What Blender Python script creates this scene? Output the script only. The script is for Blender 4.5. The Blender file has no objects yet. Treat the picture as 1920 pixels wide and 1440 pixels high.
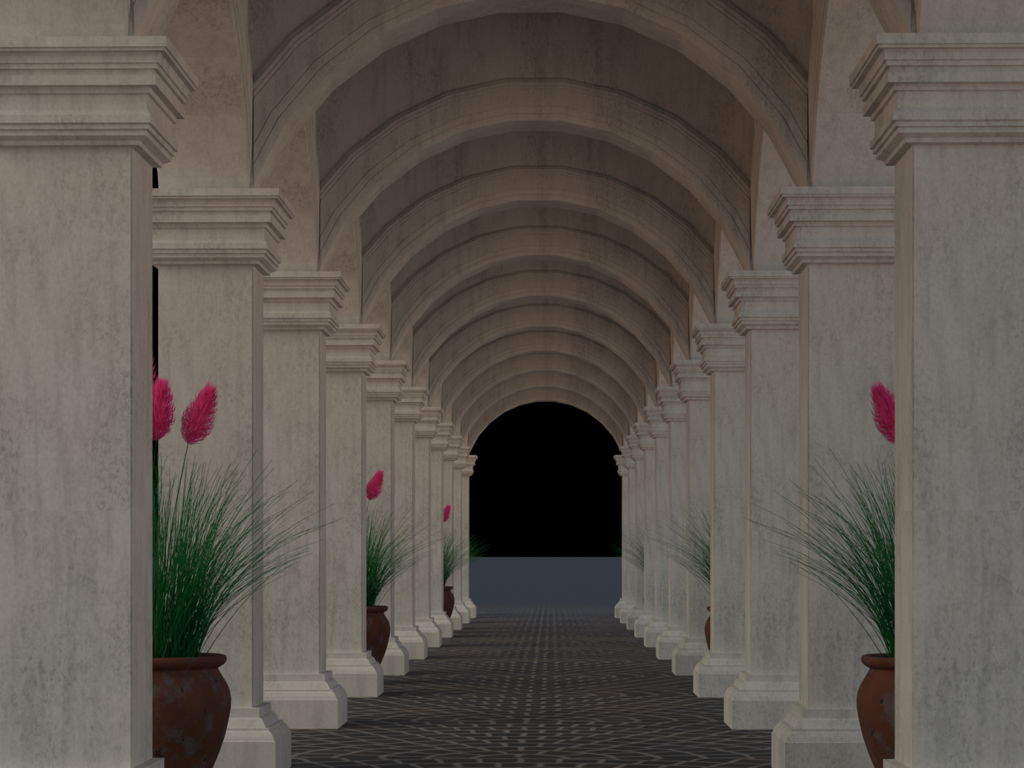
import bpy, bmesh, math, random
from mathutils import Vector, Matrix

S = bpy.context.scene
COL = S.collection
PI = math.pi
rnd = random.Random(7)

# ------------------------------------------------------------------ dimensions (metres)
A = 2.139            # half width of the walkway between pillar shafts
PW, PD = 0.734, 0.642  # pillar shaft width (across) and depth (along)
Y0, PITCH = 12.306, 5.0
CAPZ = 4.507
REC = 0.040          # walls above the capitals sit back by this much
R, STEP = 2.29, math.radians(12.35)
CROWN = 6.0375
CZ = CROWN - R * math.cos(STEP / 2)
WALLTOP = 7.2
FIRST, LAST = 0, 11  # pillar 0 stands just outside the frame


def yf(n):
    return Y0 + (n - 1) * PITCH


# ------------------------------------------------------------------ materials
def new_mat(name):
    m = bpy.data.materials.new(name)
    m.use_nodes = True
    nt = m.node_tree
    b = nt.nodes['Principled BSDF']
    return m, nt, b


def N(nt, typ, **kw):
    n = nt.nodes.new(typ)
    for k, v in kw.items():
        if k.startswith('i_'):
            n.inputs[k[2:].replace('_', ' ')].default_value = v
        else:
            setattr(n, k, v)
    return n


def math_n(nt, op, a, b=None, clamp=False):
    n = nt.nodes.new('ShaderNodeMath')
    n.operation = op
    n.use_clamp = clamp
    for i, v in enumerate((a, b)):
        if v is None:
            continue
        if isinstance(v, (int, float)):
            n.inputs[i].default_value = v
        else:
            nt.links.new(v, n.inputs[i])
    return n.outputs[0]


def ramp(nt, src, stops):
    r = nt.nodes.new('ShaderNodeValToRGB')
    e = r.color_ramp.elements
    while len(e) > 1:
        e.remove(e[-1])
    e[0].position, e[0].color = stops[0][0], (*stops[0][1], 1)
    for p, c in stops[1:]:
        x = e.new(p)
        x.color = (*c, 1)
    nt.links.new(src, r.inputs[0])
    return r.outputs[0]


def mix(nt, fac, a, b, mode='MIX'):
    n = nt.nodes.new('ShaderNodeMix')
    n.data_type = 'RGBA'
    n.blend_type = mode
    for idx, v in ((0, fac), (6, a), (7, b)):
        if isinstance(v, (int, float)):
            n.inputs[idx].default_value = v
        elif isinstance(v, tuple):
            n.inputs[idx].default_value = (*v, 1)
        else:
            nt.links.new(v, n.inputs[idx])
    return n.outputs[2]


def stone_material(name, seed):
    m, nt, b = new_mat(name)
    L = nt.links.new
    tc = N(nt, 'ShaderNodeTexCoord')
    sep = N(nt, 'ShaderNodeSeparateXYZ')
    L(tc.outputs['Object'], sep.inputs[0])
    # the render coat changes at one lift, 1.95 m up
    lift = math_n(nt, 'GREATER_THAN', sep.outputs[2], 1.95)
    off = math_n(nt, 'MULTIPLY_ADD', lift, 0.37)
    nt.nodes[-1].inputs[2].default_value = seed
    comb = N(nt, 'ShaderNodeCombineXYZ')
    L(math_n(nt, 'ADD', sep.outputs[0], off), comb.inputs[0])
    L(math_n(nt, 'ADD', sep.outputs[1], seed * 1.7), comb.inputs[1])
    L(sep.outputs[2], comb.inputs[2])
    base = comb.outputs[0]

    def mapped(s):
        mp = N(nt, 'ShaderNodeMapping')
        mp.inputs['Scale'].default_value = s
        L(base, mp.inputs['Vector'])
        return mp.outputs[0]

    def noise(vec, scale, detail=6, rough=.6):
        n = N(nt, 'ShaderNodeTexNoise')
        n.inputs['Scale'].default_value = scale
        n.inputs['Detail'].default_value = detail
        n.inputs['Roughness'].default_value = rough
        L(vec, n.inputs['Vector'])
        return n.outputs['Fac']
    cloud = noise(mapped((1, 1, .55)), 2.2, 8, .6)
    streak = noise(mapped((1, 1, .13)), 13, 6, .6)
    grain = noise(mapped((1, 1, .8)), 55, 4, .6)
    pit = noise(mapped((1, 1, .6)), 42, 5, .75)
    warm = noise(mapped((1, 1, .6)), 1.1, 3, .5)
    c = ramp(nt, cloud, [(.30, (.58, .58, .545)), (.50, (.66, .662, .628)), (.70, (.715, .718, .688))])
    c = mix(nt, .45, c, ramp(nt, streak, [(.32, (.62, .63, .62)), (.52, (1, 1, 1)), (.75, (1.06, 1.04, 1.0))]), 'MULTIPLY')
    c = mix(nt, .55, c, ramp(nt, grain, [(.3, (.80, .80, .80)), (.5, (1, 1, 1)), (.7, (1.12, 1.12, 1.12))]), 'MULTIPLY')
    dirt = ramp(nt, pit, [(.50, (0, 0, 0)), (.60, (1, 1, 1))])
    blot = ramp(nt, cloud, [(.40, (1, 1, 1)), (.54, (.08, .08, .08))])
    dm = mix(nt, 1.0, dirt, blot, 'MULTIPLY')
    c = mix(nt, math_n(nt, 'MULTIPLY', dm, .62), c, (.33, .335, .31))
    c = mix(nt, ramp(nt, warm, [(.42, (0, 0, 0)), (.66, (.35, .35, .35))]), c, (.71, .645, .60))
    L(c, b.inputs['Base Color'])
    b.inputs['Roughness'].default_value = .85
    b.inputs['Specular IOR Level'].default_value = .2
    bump = N(nt, 'ShaderNodeBump')
    bump.inputs['Strength'].default_value = .35
    bump.inputs['Distance'].default_value = .012
    L(mix(nt, .5, pit, grain), bump.inputs['Height'])
    L(bump.outputs[0], b.inputs['Normal'])
    return m


STONE = stone_material('weathered_stone', 0.0)
STONE_ARCH = stone_material('weathered_stone_arches', 5.3)


def cobble_material():
    """fan-laid setts: rings of stones round a centre that repeats every 4.3 m"""
    m, nt, b = new_mat('dark_cobbles')
    L = nt.links.new
    M = lambda op, a, b=None: math_n(nt, op, a, b)
    tc = N(nt, 'ShaderNodeTexCoord')
    sep = N(nt, 'ShaderNodeSeparateXYZ')
    L(tc.outputs['Object'], sep.inputs[0])
    W, H, BW = 4.3, .39, .335
    nz = N(nt, 'ShaderNodeTexNoise')
    nz.inputs['Scale'].default_value = 2.6
    nz.inputs['Detail'].default_value = 3
    L(tc.outputs['Object'], nz.inputs['Vector'])
    ns = N(nt, 'ShaderNodeSeparateColor')
    L(nz.outputs['Color'], ns.inputs[0])
    x0 = M('ADD', sep.outputs[0], .10 + W / 2)
    y0 = M('SUBTRACT', sep.outputs[1], 18.9 - 10 * W)
    tx, ty = M('FLOOR', M('DIVIDE', x0, W)), M('FLOOR', M('DIVIDE', y0, W))
    lx = M('ADD', M('SUBTRACT', M('FLOORED_MODULO', x0, W), W / 2), M('MULTIPLY', M('SUBTRACT', ns.outputs[0], .5), .12))
    ly = M('ADD', M('FLOORED_MODULO', y0, W), M('MULTIPLY', M('SUBTRACT', ns.outputs[1], .5), .16))
    r = M('SQRT', M('ADD', M('MULTIPLY', lx, lx), M('MULTIPLY', ly, ly)))
    th = M('ARCTAN2', lx, ly)
    q = M('DIVIDE', r, H)
    k, fr = M('FLOOR', q), M('FRACT', q)
    rk = M('MULTIPLY', M('ADD', k, .5), H)
    cc = M('ADD', M('DIVIDE', M('MULTIPLY', th, rk), BW), M('MULTIPLY', k, .5))
    ck, fc = M('FLOOR', cc), M('FRACT', cc)
    dr = M('MULTIPLY', M('MINIMUM', fr, M('SUBTRACT', 1, fr)), H)
    dc = M('MULTIPLY', M('MINIMUM', fc, M('SUBTRACT', 1, fc)), BW)
    d = M('MINIMUM', dr, M('MULTIPLY', dc, 1.15))
    mr0 = N(nt, 'ShaderNodeMapRange')
    mr0.interpolation_type = 'SMOOTHSTEP'
    mr0.inputs['From Min'].default_value = .010
    mr0.inputs['From Max'].default_value = .048
    mr0.inputs['To Min'].default_value = 1
    mr0.inputs['To Max'].default_value = 0
    L(d, mr0.inputs['Value'])
    idv = N(nt, 'ShaderNodeCombineXYZ')
    L(M('ADD', k, M('MULTIPLY', tx, 37)), idv.inputs[0])
    L(M('ADD', ck, M('MULTIPLY', ty, 53)), idv.inputs[1])
    wn = N(nt, 'ShaderNodeTexWhiteNoise')
    L(idv.outputs[0], wn.inputs['Vector'])
    stone = ramp(nt, wn.outputs['Value'], [(0, (.030, .032, .038)), (.5, (.038, .039, .042)), (1, (.050, .045, .043))])
    c = mix(nt, mr0.outputs[0], stone, (.225, .212, .206))
    n2 = N(nt, 'ShaderNodeTexNoise')
    n2.inputs['Scale'].default_value = .55
    n2.inputs['Detail'].default_value = 4
    L(tc.outputs['Object'], n2.inputs['Vector'])
    c = mix(nt, .8, c, ramp(nt, n2.outputs['Fac'], [(.38, (.86, .88, .96)), (.52, (1, 1, 1)), (.66, (1.30, 1.10, .95))]), 'MULTIPLY')
    # bluish sky light painted in: cobbles fade to blue-grey past the last pillars
    mr = N(nt, 'ShaderNodeMapRange')
    mr.inputs['From Min'].default_value = 64
    mr.inputs['From Max'].default_value = 82
    L(sep.outputs[1], mr.inputs['Value'])
    c = mix(nt, mr.outputs[0], c, (.043, .051, .067))
    L(c, b.inputs['Base Color'])
    b.inputs['Roughness'].default_value = .75
    b.inputs['Specular IOR Level'].default_value = .25
    bump = N(nt, 'ShaderNodeBump')
    bump.invert = True
    bump.inputs['Strength'].default_value = .4
    bump.inputs['Distance'].default_value = .02
    L(mr0.outputs[0], bump.inputs['Height'])
    L(bump.outputs[0], b.inputs['Normal'])
    return m


COBBLE = cobble_material()


def clay_material():
    m, nt, b = new_mat('weathered_terracotta')
    L = nt.links.new
    tc = N(nt, 'ShaderNodeTexCoord')

    def noise(scale, detail, rough=.6):
        n = N(nt, 'ShaderNodeTexNoise')
        n.inputs['Scale'].default_value = scale
        n.inputs['Detail'].default_value = detail
        n.inputs['Roughness'].default_value = rough
        L(tc.outputs['Object'], n.inputs['Vector'])
        return n.outputs['Fac']
    a = noise(5, 8, .7)
    p = noise(17, 6, .75)
    c = ramp(nt, noise(3.0, 4), [(.35, (.105, .040, .022)), (.65, (.155, .055, .030))])
    grey = ramp(nt, a, [(.50, (0, 0, 0)), (.62, (.85, .85, .85))])
    c = mix(nt, grey, c, (.125, .108, .112))
    pits = ramp(nt, p, [(.575, (0, 0, 0)), (.605, (1, 1, 1))])
    c = mix(nt, mix(nt, 1.0, pits, ramp(nt, a, [(.50, (0, 0, 0)), (.57, (1, 1, 1))]), 'MULTIPLY'), c, (.004, .004, .006))
    L(c, b.inputs['Base Color'])
    b.inputs['Roughness'].default_value = .8
    b.inputs['Specular IOR Level'].default_value = .25
    bump = N(nt, 'ShaderNodeBump')
    bump.inputs['Strength'].default_value = .3
    bump.inputs['Distance'].default_value = .01
    L(a, bump.inputs['Height'])
    L(bump.outputs[0], b.inputs['Normal'])
    return m


CLAY = clay_material()


def plain(name, c1, c2, scale, rough=.7, trans=0.0):
    m, nt, b = new_mat(name)
    tc = N(nt, 'ShaderNodeTexCoord')
    n = N(nt, 'ShaderNodeTexNoise')
    n.inputs['Scale'].default_value = scale
    nt.links.new(tc.outputs['Object'], n.inputs['Vector'])
    nt.links.new(ramp(nt, n.outputs['Fac'], [(.35, c1), (.65, c2)]), b.inputs['Base Color'])
    b.inputs['Roughness'].default_value = rough
    b.inputs['Specular IOR Level'].default_value = .15
    return m


GREEN = plain('grass_green', (.004, .125, .020), (.020, .19, .045), 6)
STEMG = plain('stem_green', (.006, .10, .016), (.02, .14, .03), 6)
PINK = plain('plume_pink', (.90, .12, .38), (.98, .18, .55), 9, .6)
_nt = PINK.node_tree
_tr = _nt.nodes.new('ShaderNodeBsdfTranslucent')
_tr.inputs['Color'].default_value = (.98, .15, .50, 1)
_mx = _nt.nodes.new('ShaderNodeMixShader')
_mx.inputs[0].default_value = .45
_nt.links.new(_nt.nodes['Principled BSDF'].outputs[0], _mx.inputs[1])
_nt.links.new(_tr.outputs[0], _mx.inputs[2])
_nt.links.new(_mx.outputs[0], _nt.nodes['Material Output'].inputs['Surface'])
SOIL = plain('potting_soil', (.02, .012, .008), (.05, .03, .02), 30, .95)
ROOF = plain('plastered_soffit', (.32, .30, .27), (.38, .36, .32), 3, .9)


# ------------------------------------------------------------------ mesh helpers
def link(name, bm, mat, parent=None, smooth=False, loc=(0, 0, 0)):
    me = bpy.data.meshes.new(name)
    bmesh.ops.recalc_face_normals(bm, faces=bm.faces)
    bm.to_mesh(me)
    bm.free()
    me.materials.append(mat)
    if smooth:
        for p in me.polygons:
            p.use_smooth = True
    o = bpy.data.objects.new(name, me)
    COL.objects.link(o)
    o.location = loc
    if parent is not None:
        o.parent = parent
    return o


def thing(name, label, cat, loc, group=None):
    o = bpy.data.objects.new(name, None)
    COL.objects.link(o)
    o.location = loc
    o.empty_display_size = .2
    o['label'] = label
    o['category'] = cat
    o['kind'] = 'thing'
    if group:
        o['group'] = group
    return o


def copy_thing(src, loc, label):
    r = src.copy()
    COL.objects.link(r)
    r.location = loc
    r['label'] = label
    for ch in list(src.children):
        c = ch.copy()
        COL.objects.link(c)
        c.parent = r
        for g in list(ch.children):
            d = g.copy()
            COL.objects.link(d)
            d.parent = c
    return r


def square_profile(prof, w, d, caps=True):
    """prof: list of (offset, z) from bottom to top, swept round a w x d rectangle with mitred corners"""
    bm = bmesh.new()
    rings = []
    for p, z in prof:
        x, y = w / 2 + p, d / 2 + p
        rings.append([bm.verts.new(v) for v in ((-x, -y, z), (x, -y, z), (x, y, z), (-x, y, z))])
    for a, b in zip(rings, rings[1:]):
        for i in range(4):
            j = (i + 1) % 4
            bm.faces.new((a[i], a[j], b[j], b[i]))
    if caps:
        bm.faces.new(rings[0][::-1])
        bm.faces.new(rings[-1])
    return bm


def bevel_all(bm, w, seg=1, ang=25):
    es = [e for e in bm.edges if len(e.link_faces) == 2 and e.calc_face_angle(0) > math.radians(ang)]
    bmesh.ops.bevel(bm, geom=es, offset=w, segments=seg, profile=.5, affect='EDGES', clamp_overlap=True)


# ------------------------------------------------------------------ pillars
CAP = [(.229, 0), (.229, .056), (.216, .058), (.216, .074), (.186, .077), (.178, .094), (.178, .131), (.166, .133),
       (.165, .160), (.146, .163), (.140, .190), (.159, .194), (.159, .248), (.120, .251), (.118, .283), (.100, .287),
       (.098, .335), (.101, .374), (.124, .402), (.124, .446), (.108, .449), (.108, .477), (.092, .480), (.092, .509),
       (.052, .530), (.046, .553), (0.002, .558)]
BASE = [(.199, 0), (.199, .284), (.189, .289), (.180, .318), (.158, .353), (.1415, .365), (.1415, .383), (.113, .386),
        (.106, .402), (.082, .448), (.057, .459), (.057, .530), (0.002, .534)]


def pillar_parts(root):
    bb = square_profile(BASE, PW, PD)
    bevel_all(bb, .004, 1, 30)
    link('base', bb, STONE, root)
    sh = square_profile([(0, .534), (0, CAPZ - .558)], PW, PD)
    bmesh.ops.bevel(sh, geom=[e for e in sh.edges if abs(e.verts[0].co.z - e.verts[1].co.z) > 1],
                    offset=.008, segments=2, affect='EDGES')
    link('shaft', sh, STONE, root)
    cc = square_profile([(p, CAPZ - h) for p, h in reversed(CAP)], PW, PD)
    bevel_all(cc, .003, 1, 30)
    link('capital', cc, STONE, root)


ORD = {1: 'first', 2: 'second', 3: 'third', 4: 'fourth', 5: 'fifth', 6: 'sixth', 7: 'seventh', 8: 'eighth',
       9: 'ninth', 10: 'tenth', 11: 'farthest'}
proto = None
for side, sx in (('left', -1), ('right', 1)):
    for n in range(FIRST, LAST + 1):
        x, y = sx * (A + PW / 2), yf(n) + PD / 2
        if n == 0:
            lab = 'stone pillar of the %s row standing just outside the picture beside the camera' % side
        elif n == 1:
            lab = 'largest stone pillar on the %s, cut off by the %s picture edge, with moulded capital' % (side, side)
        elif n == LAST:
            lab = 'farthest stone pillar of the %s row, where the walkway opens to the dark' % side
        else:
            lab = '%s stone pillar from the front in the %s row, moulded base and capital' % (ORD[n], side)
        if proto is None:
            proto = thing('stone_pillar', lab, 'pillar', (x, y, 0), 'pillars along the walkway')
            pillar_parts(proto)
        else:
            copy_thing(proto, (x, y, 0), lab)


# ------------------------------------------------------------------ arches
def arc_pts(r, ksx=1.0, nmax=7):
    """polyline of the faceted arch: angles +-STEP/2, +-3STEP/2 ..."""
    ang = [(-nmax + .5 + i) * STEP for i in range(2 * nmax)]
    return [(r * math.sin(a) * ksx, CZ + r * math.cos(a)) for a in ang]


def clip_low(pts, zmin):
    out = []
    for p, q in zip(pts, pts[1:]):
        if (p[1] < zmin) != (q[1] < zmin):
            t = (zmin - p[1]) / (q[1] - p[1])
            c = (p[0] + t * (q[0] - p[0]), zmin)
            if p[1] < zmin:
                out.append(c)
            else:
                out.append(p)
                out.append(c)
        elif p[1] >= zmin:
            out.append(p)
    return out


def arch_wall(halfu, thick, ksx, legw):
    """wall panel in the u-z plane (y = thickness, centred), pierced by the arch"""
    bm = bmesh.new()
    arc = clip_low(arc_pts(R, ksx), CAPZ)
    low = [(-halfu, CAPZ)] + arc + [(halfu, CAPZ)]
    rows = []
    for u, z in low:
        rows.append([bm.verts.new((u, -thick / 2, z)), bm.verts.new((u, thick / 2, z)),
                     bm.verts.new((u, thick / 2, WALLTOP)), bm.verts.new((u, -thick / 2, WALLTOP))])
    for a, b in zip(rows, rows[1:]):
        for i in range(4):
            j = (i + 1) % 4
            bm.faces.new((a[i], a[j], b[j], b[i]))
    bm.faces.new(rows[0][::-1])
    bm.faces.new(rows[-1])
    return bm


RINGS = [(0.0, .002), (.030, .010), (.064, .015), (.067, .009), (.074, .009), (.077, .021), (.133, .028), (.136, .022), (.144, .022),
         (.147, .032), (.305, .037), (.308, .031), (.316, .031), (.319, .040), (.340, .041), (.343, .035), (.350, .035), (.353, .043),
         (.376, .043), (.379, .036), (.386, .036), (.389, .030), (.410, .024), (.414, 0.0)]


def arch_moulding(halfu, y, ksx, umax):
    """stepped archivolt lying on the plane y (facing -y), clipped at +-umax"""
    bm = bmesh.new()
    rows = []
    prof = [(0.0, 0.0)] + RINGS
    for dr, p in prof:
        rows.append([bm.verts.new((u, y - p, z)) for u, z in arc_pts(R + dr, ksx)])
    for a, b in zip(rows, rows[1:]):
        for i in range(len(a) - 1):
            bm.faces.new((a[i], a[i + 1], b[i + 1], b[i]))
    for co, no in (((umax, 0, 0), (1, 0, 0)), ((-umax, 0, 0), (-1, 0, 0)), ((0, 0, CAPZ), (0, 0, -1))):
        g = bmesh.ops.bisect_plane(bm, geom=bm.verts[:] + bm.edges[:] + bm.faces[:], plane_co=co, plane_no=no, clear_outer=True)
        # close the cut end back to the wall
        for e in [x for x in g['geom_cut'] if isinstance(x, bmesh.types.BMEdge)]:
            a, b = e.verts
            if min(abs(a.co.y - y), abs(b.co.y - y)) < 1e-4 and abs(a.co.y - b.co.y) < 1e-6:
                continue
            c, d = bm.verts.new((b.co.x, y, b.co.z)), bm.verts.new((a.co.x, y, a.co.z))
            bm.faces.new((a, b, c, d))
    bmesh.ops.remove_doubles(bm, verts=bm.verts, dist=1e-5)
    return bm


def mirrored(bm):
    c = bm.copy()
    for v in c.verts:
        v.co.y = -v.co.y
    bmesh.ops.reverse_faces(c, faces=c.faces)
    return c


TW = PD - 2 * REC
SW = PW - 2 * REC + .032
proto = None
for n in range(FIRST, LAST + 1):
    y = yf(n) + PD / 2
    if n == 0:
        lab = 'stone arch spanning the walkway just above and outside the top of the picture'
    elif n == 1:
        lab = 'nearest stone cross arch, only its two springings seen at the top picture edge'
    elif n == 2:
        lab = 'largest fully seen stone arch across the walkway, its crown at the top picture edge'
    elif n == LAST:
        lab = 'farthest and smallest stone arch framing the black night beyond the walkway'
    else:
        lab = '%s stone arch across the walkway counted from the largest one' % ORD[n - 1]
    if proto is None:
        proto = thing('cross_arch', lab, 'arch', (0, y, 0), 'arches across the walkway')
        link('arch_wall', arch_wall(A + REC - .002, TW, 1.0, 0), STONE_ARCH, proto)
        mb = arch_moulding(A, -TW / 2, 1.0, A - .005)
        m2 = mirrored(mb)
        link('arch_moulding', mb, STONE_ARCH, proto)
        link('arch_moulding', m2, STONE_ARCH, proto)
    else:
        copy_thing(proto, (0, y, 0), lab)

HB = (PITCH - PD) / 2
KS = (HB) / A
proto = {}
for side, sx in (('left', -1), ('right', 1)):
    for n in range(FIRST, LAST):
        y = yf(n) + PD + HB
        x = sx * (A + PW / 2 + .016)
        if n == 0:
            lab = 'nearest %s side arch, springing toward the camera from the largest %s pillar' % (side, side)
        elif n == LAST - 1:
            lab = 'farthest %s side arch, joining the last two pillars of the %s row' % (side, side)
        else:
            lab = 'stone side arch between the %s and %s pillars of the %s row' % (ORD[n], ORD[n + 1] if n + 1 < 11 else 'eleventh', side)
        if not proto:
            t = thing('side_arch', lab, 'arch', (x, y, 0), 'arches along the pillar rows')
            proto = t
            w = arch_wall(PITCH / 2 - .001, SW, KS, 0)
            mb = arch_moulding(HB, -SW / 2, KS, HB + REC - .004)
            m2 = mirrored(mb)
            for nm, b_ in (('arch_wall', w), ('arch_moulding', mb), ('arch_moulding', m2)):
                bmesh.ops.rotate(b_, verts=b_.verts, cent=(0, 0, 0), matrix=Matrix.Rotation(PI / 2, 3, 'Z'))
                link(nm, b_, STONE_ARCH, t)
        else:
            copy_thing(proto, (x, y, 0), lab)


def box(x0, x1, y0, y1, z0, z1):
    bm = bmesh.new()
    bmesh.ops.create_cube(bm, size=1)
    for v in bm.verts:
        v.co = Vector((x0 if v.co.x < 0 else x1, y0 if v.co.y < 0 else y1, z0 if v.co.z < 0 else z1))
    return bm


# short wall returns over the two end pillars of each row (outside faces of the building)
for nm, sx in (('wall_left', -1), ('wall_right', 1)):
    bm = box(min(sx * (A + REC), sx * (A + PW - REC)), max(sx * (A + REC), sx * (A + PW - REC)),
             yf(LAST) + PD / 2, yf(LAST) + PD - REC, CAPZ, WALLTOP)
    o = link(nm, bm, STONE_ARCH)
    o['kind'] = 'structure'

o = link('ceiling', box(-(A + PW), A + PW, yf(FIRST) - 3.0, yf(LAST) + PD, WALLTOP + .004, WALLTOP + .25), ROOF)
o['kind'] = 'structure'

# ------------------------------------------------------------------ floor: one cobbled ground that runs to the horizon
bm = bmesh.new()
vs = [bm.verts.new(p) for p in ((-10.5, -6, 0), (10.5, -6, 0), (10.5, 70, 0), (3000, 72, 0), (3000, 9000, 0), (-3000, 9000, 0), (-3000, 72, 0), (-10.5, 70, 0))]  # cut short at back and sides so the upward suns reach the arches
bm.faces.new(vs)
o = link('floor', bm, COBBLE)
o['kind'] = 'structure'


# ------------------------------------------------------------------ potted grass
POT = [(.0, .0), (.27, .0), (.300, .02), (.315, .06), (.350, .15), (.395, .27), (.441, .38), (.478, .49), (.503, .60), (.517, .68),
       (.519, .74), (.511, .79), (.494, .835), (.470, .875), (.446, .915), (.430, .942), (.433, .950), (.452, .960),
       (.474, .975), (.487, .995), (.490, 1.015), (.482, 1.030), (.466, 1.036), (.445, 1.030), (.425, 1.010), (.405, .970), (.40, .93)]


def lathe(prof, seg=56):
    bm = bmesh.new()
    rows = []
    for r, z in prof:
        if r < 1e-6:
            rows.append([bm.verts.new((0, 0, z))])
        else:
            rows.append([bm.verts.new((r * math.cos(2 * PI * i / seg), r * math.sin(2 * PI * i / seg), z)) for i in range(seg)])
    for a, b in zip(rows, rows[1:]):
        for i in range(seg):
            j = (i + 1) % seg
            if len(a) == 1:
                bm.faces.new((a[0], b[j], b[i]))
            elif len(b) == 1:
                bm.faces.new((a[i], a[j], b[0]))
            else:
                bm.faces.new((a[i], a[j], b[j], b[i]))
    return bm


def tube(bm, pts, r0, r1, sides=3):
    rows = []
    n = len(pts)
    for i, p in enumerate(pts):
        t = (pts[min(i + 1, n - 1)] - pts[max(i - 1, 0)]).normalized()
        a = t.cross(Vector((.31, .77, .05))).normalized()
        b = t.cross(a)
        r = r0 + (r1 - r0) * i / (n - 1)
        rows.append([bm.verts.new(p + (a * math.cos(2 * PI * k / sides) + b * math.sin(2 * PI * k / sides)) * r) for k in range(sides)])
    for u, v in zip(rows, rows[1:]):
        for k in range(sides):
            j = (k + 1) % sides
            bm.faces.new((u[k], u[j], v[j], v[k]))


def blade_pts(bx, by, phi, reach, h, curve, n=9):
    pts = []
    d = Vector((math.cos(phi), math.sin(phi), 0))
    for i in range(n):
        s = i / (n - 1)
        hor = reach * (s * (1 - curve) + curve * s ** 2.4)
        z = h * (s * (1 + .30 * curve) - .30 * curve * s ** 3)
        pts.append(Vector((bx, by, .93)) + d * hor + Vector((0, 0, z)))
    return pts


def grass_mesh(mx):
    r = random.Random(21)
    bm = bmesh.new()
    for i in range(720):
        a0 = r.uniform(0, 2 * PI)
        rr = .29 * math.sqrt(r.random())
        bx, by = rr * math.cos(a0), rr * math.sin(a0)
        phi = a0 + r.gauss(0, .55)
        q = r.random()
        if q < .48:
            reach, h = r.uniform(.05, .45), r.uniform(.75, 1.45)
        elif q < .88:
            reach, h = r.uniform(.35, .85), r.uniform(.65, 1.25)
        else:
            reach, h = r.uniform(.75, 1.15), r.uniform(.60, 1.05)
        tube(bm, blade_pts(bx, by, phi, reach, h, r.uniform(.25, .8)), .0034, .0012)
    # the long outliers that reach over the walkway
    for phi, reach, h, c in ((.05, 1.12, 1.13, .45), (-.10, 1.20, 1.03, .5), (.18, .98, 1.22, .4), (-.25, .93, 1.28, .35), (.32, 1.02, .98, .55),
                             (-.35, .80, 1.36, .35), (.0, .70, 1.42, .3), (.10, .60, 1.50, .3), (.25, .84, 1.26, .6)):
        tube(bm, blade_pts(.1, 0, phi, reach, h, c), .0034, .0013)
    for v in bm.verts:
        v.co.x *= mx
    return bm


def plume_mesh(base, axis, length, width, seed):
    r = random.Random(seed)
    bm = bmesh.new()
    ax = axis.normalized()
    e1 = ax.cross(Vector((.2, .9, .1))).normalized()
    e2 = ax.cross(e1)
    for i in range(1250):
        s = r.random() ** .85
        prof = math.sin(PI * min(1, (s * .93 + .07)) ** .72) ** .75
        an = r.uniform(0, 2 * PI)
        out = e1 * math.cos(an) + e2 * math.sin(an)
        rad = width * prof * math.sqrt(r.random()) * .92
        p0 = base + ax * (s * length * .86) + out * rad * .45
        ln = r.uniform(.05, .095)
        d = (ax * 1.0 + out * r.uniform(.3, .8)).normalized()
        p1 = base + ax * (s * length * .86) + out * rad + d * ln * .55
        p2 = p1 + (ax * .95 + out * .15).normalized() * ln * .55
        w = r.uniform(.0018, .0030)
        side = d.cross(Vector((r.uniform(-1, 1), r.uniform(-1, 1), r.uniform(-1, 1)))).normalized() * w
        vv = [bm.verts.new(q) for q in (p0 - side, p0 + side, p1 + side, p1 - side, p2)]
        bm.faces.new((vv[0], vv[1], vv[2], vv[3]))
        bm.faces.new((vv[3], vv[2], vv[4]))
    return bm


# plume feet (x toward the walkway, y, z) and leaning of each plume
PLUMES = [((.235, -.02), 1.555 + .90, (.17, 0, .42), .43), ((.035, -.10), 1.575 + .90, (.035, 0, .42), .42),
          ((-.125, .12), 1.82 + .90, (.035, .0, .42), .40), ((-.22, .05), 1.66 + .90, (-.14, .05, .42), .42),
          ((-.12, -.2), 1.50 + .90, (-.08, -.08, .42), .42)]


def potted_grass(mx, loc, label):
    t = thing('potted_plant', label, 'potted plant', loc, 'potted grasses between the pillars')
    link('pot', lathe(POT), CLAY, t, smooth=True)
    link('soil', lathe([(0, .955), (.2, .952), (.402, .945)], 40), SOIL, t, smooth=True)
    g = link('grass_blades', grass_mesh(mx), GREEN, t)
    for i, ((px, py), pz, ax, ln) in enumerate(PLUMES):
        foot = Vector((px * mx, py, pz))
        axis = Vector((ax[0] * mx, ax[1], ax[2]))
        bm = bmesh.new()
        b0 = Vector((px * .25 * mx, py * .3, .93))
        pts = [b0.lerp(foot, s / 7) + Vector((-mx * .05 * math.sin(PI * s / 7), 0, 0)) for s in range(8)]
        pts.append(foot + axis.normalized() * .25)
        tube(bm, pts, .0045, .003, 4)
        stem = link('flower_stem', bm, STEMG, t)
        link('plume', plume_mesh(foot, axis, ln, .095, 40 + i), PINK, stem)
    return t


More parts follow.
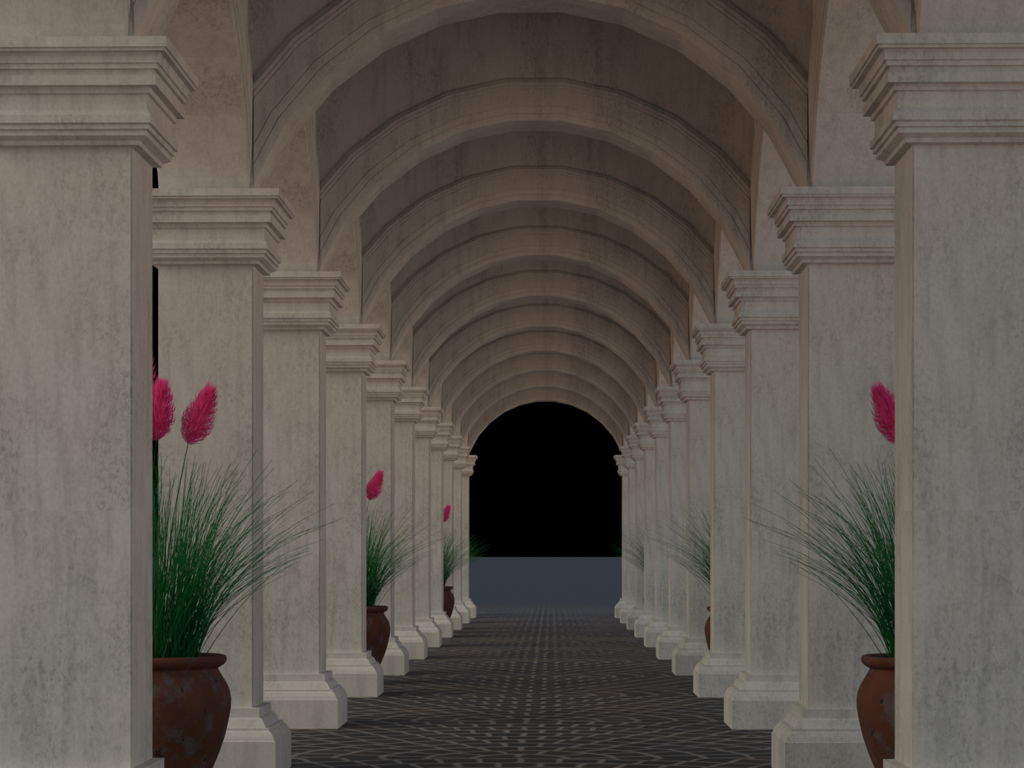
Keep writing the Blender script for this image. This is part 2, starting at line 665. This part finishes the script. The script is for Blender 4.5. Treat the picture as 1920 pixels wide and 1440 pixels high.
LX, RX = -2.515, 2.735
lp = potted_grass(1, (LX, 15.1, 0), 'nearest left rusty terracotta pot of tall green grass with pink plumes')
rp = potted_grass(-1, (RX, 15.1, 0), 'nearest right terracotta pot of green grass, half behind the largest right pillar')
for src, sx, side, X in ((lp, -1, 'left', LX), (rp, 1, 'right', RX)):
    for y, lab in ((30.1, 'middle-distance potted grass with one pink plume seen, by the fifth %s pillar'),
                   (50.1, 'small distant potted grass seen beside the eighth %s pillar'),
                   (65.1, 'potted grass beyond the %s row end, only blade tips showing past the last pillar')):
        copy_thing(src, (X + (sx * .36 if y > 60 else 0), y, 0), lab % side)

# ------------------------------------------------------------------ light: black night sky, unseen soft suns, with fill from below added to brighten the arches
w = bpy.data.worlds.new('night')
S.world = w
w.use_nodes = True
w.node_tree.nodes['Background'].inputs[0].default_value = (0, 0, 0, 1)
w.node_tree.nodes['Background'].inputs[1].default_value = 0


def sun(name, direction, strength, color, angle):
    """direction: the way the light travels"""
    l = bpy.data.lights.new(name, 'SUN')
    l.energy = strength
    l.color = color
    l.angle = math.radians(angle)
    o = bpy.data.objects.new(name, l)
    COL.objects.link(o)
    o.rotation_euler = Vector(direction).to_track_quat('-Z', 'Y').to_euler()
    o.location = (0, -20, 30)
    return o


LIGHTS = [   # name, direction of travel, apparent angle, rgb strength
    ('sky_light', (0, 0, -1), 170, (.53, .59, .77)),
    ('right_low_light', (-1, .3, .25), 60, (1.24, .83, .60)),  # unseen upward fill, added to lift the dark arch interiors
    ('high_left_light', (1, .4, -.7), 50, (1.32, 1.19, .90)),
    ('right_back_light', (-1, .8, -.15), 90, (.22, .38, .42)),
    ('left_low_light', (1, .5, .35), 50, (.76, .46, .31)),
]
for nm, d, ang, c in LIGHTS:
    e = max(c)
    sun(nm, d, e, tuple(v / e for v in c), ang)

# ------------------------------------------------------------------ camera
cd = bpy.data.cameras.new('camera')
cam = bpy.data.objects.new('camera', cd)
COL.objects.link(cam)
cd.sensor_width = 36
cd.lens = 4211 / 1920 * 36
cd.shift_y = 323.67 / 1920
cd.clip_end = 12000
cam.location = (.167, 0, 1.6986)
cam.rotation_euler = (PI / 2, 0, .0176)
S.camera = cam

S.view_settings.view_transform = 'Standard'
S.view_settings.look = 'None'
S.view_settings.exposure = 0.0
S.view_settings.gamma = 1
S.view_settings.use_curve_mapping = False
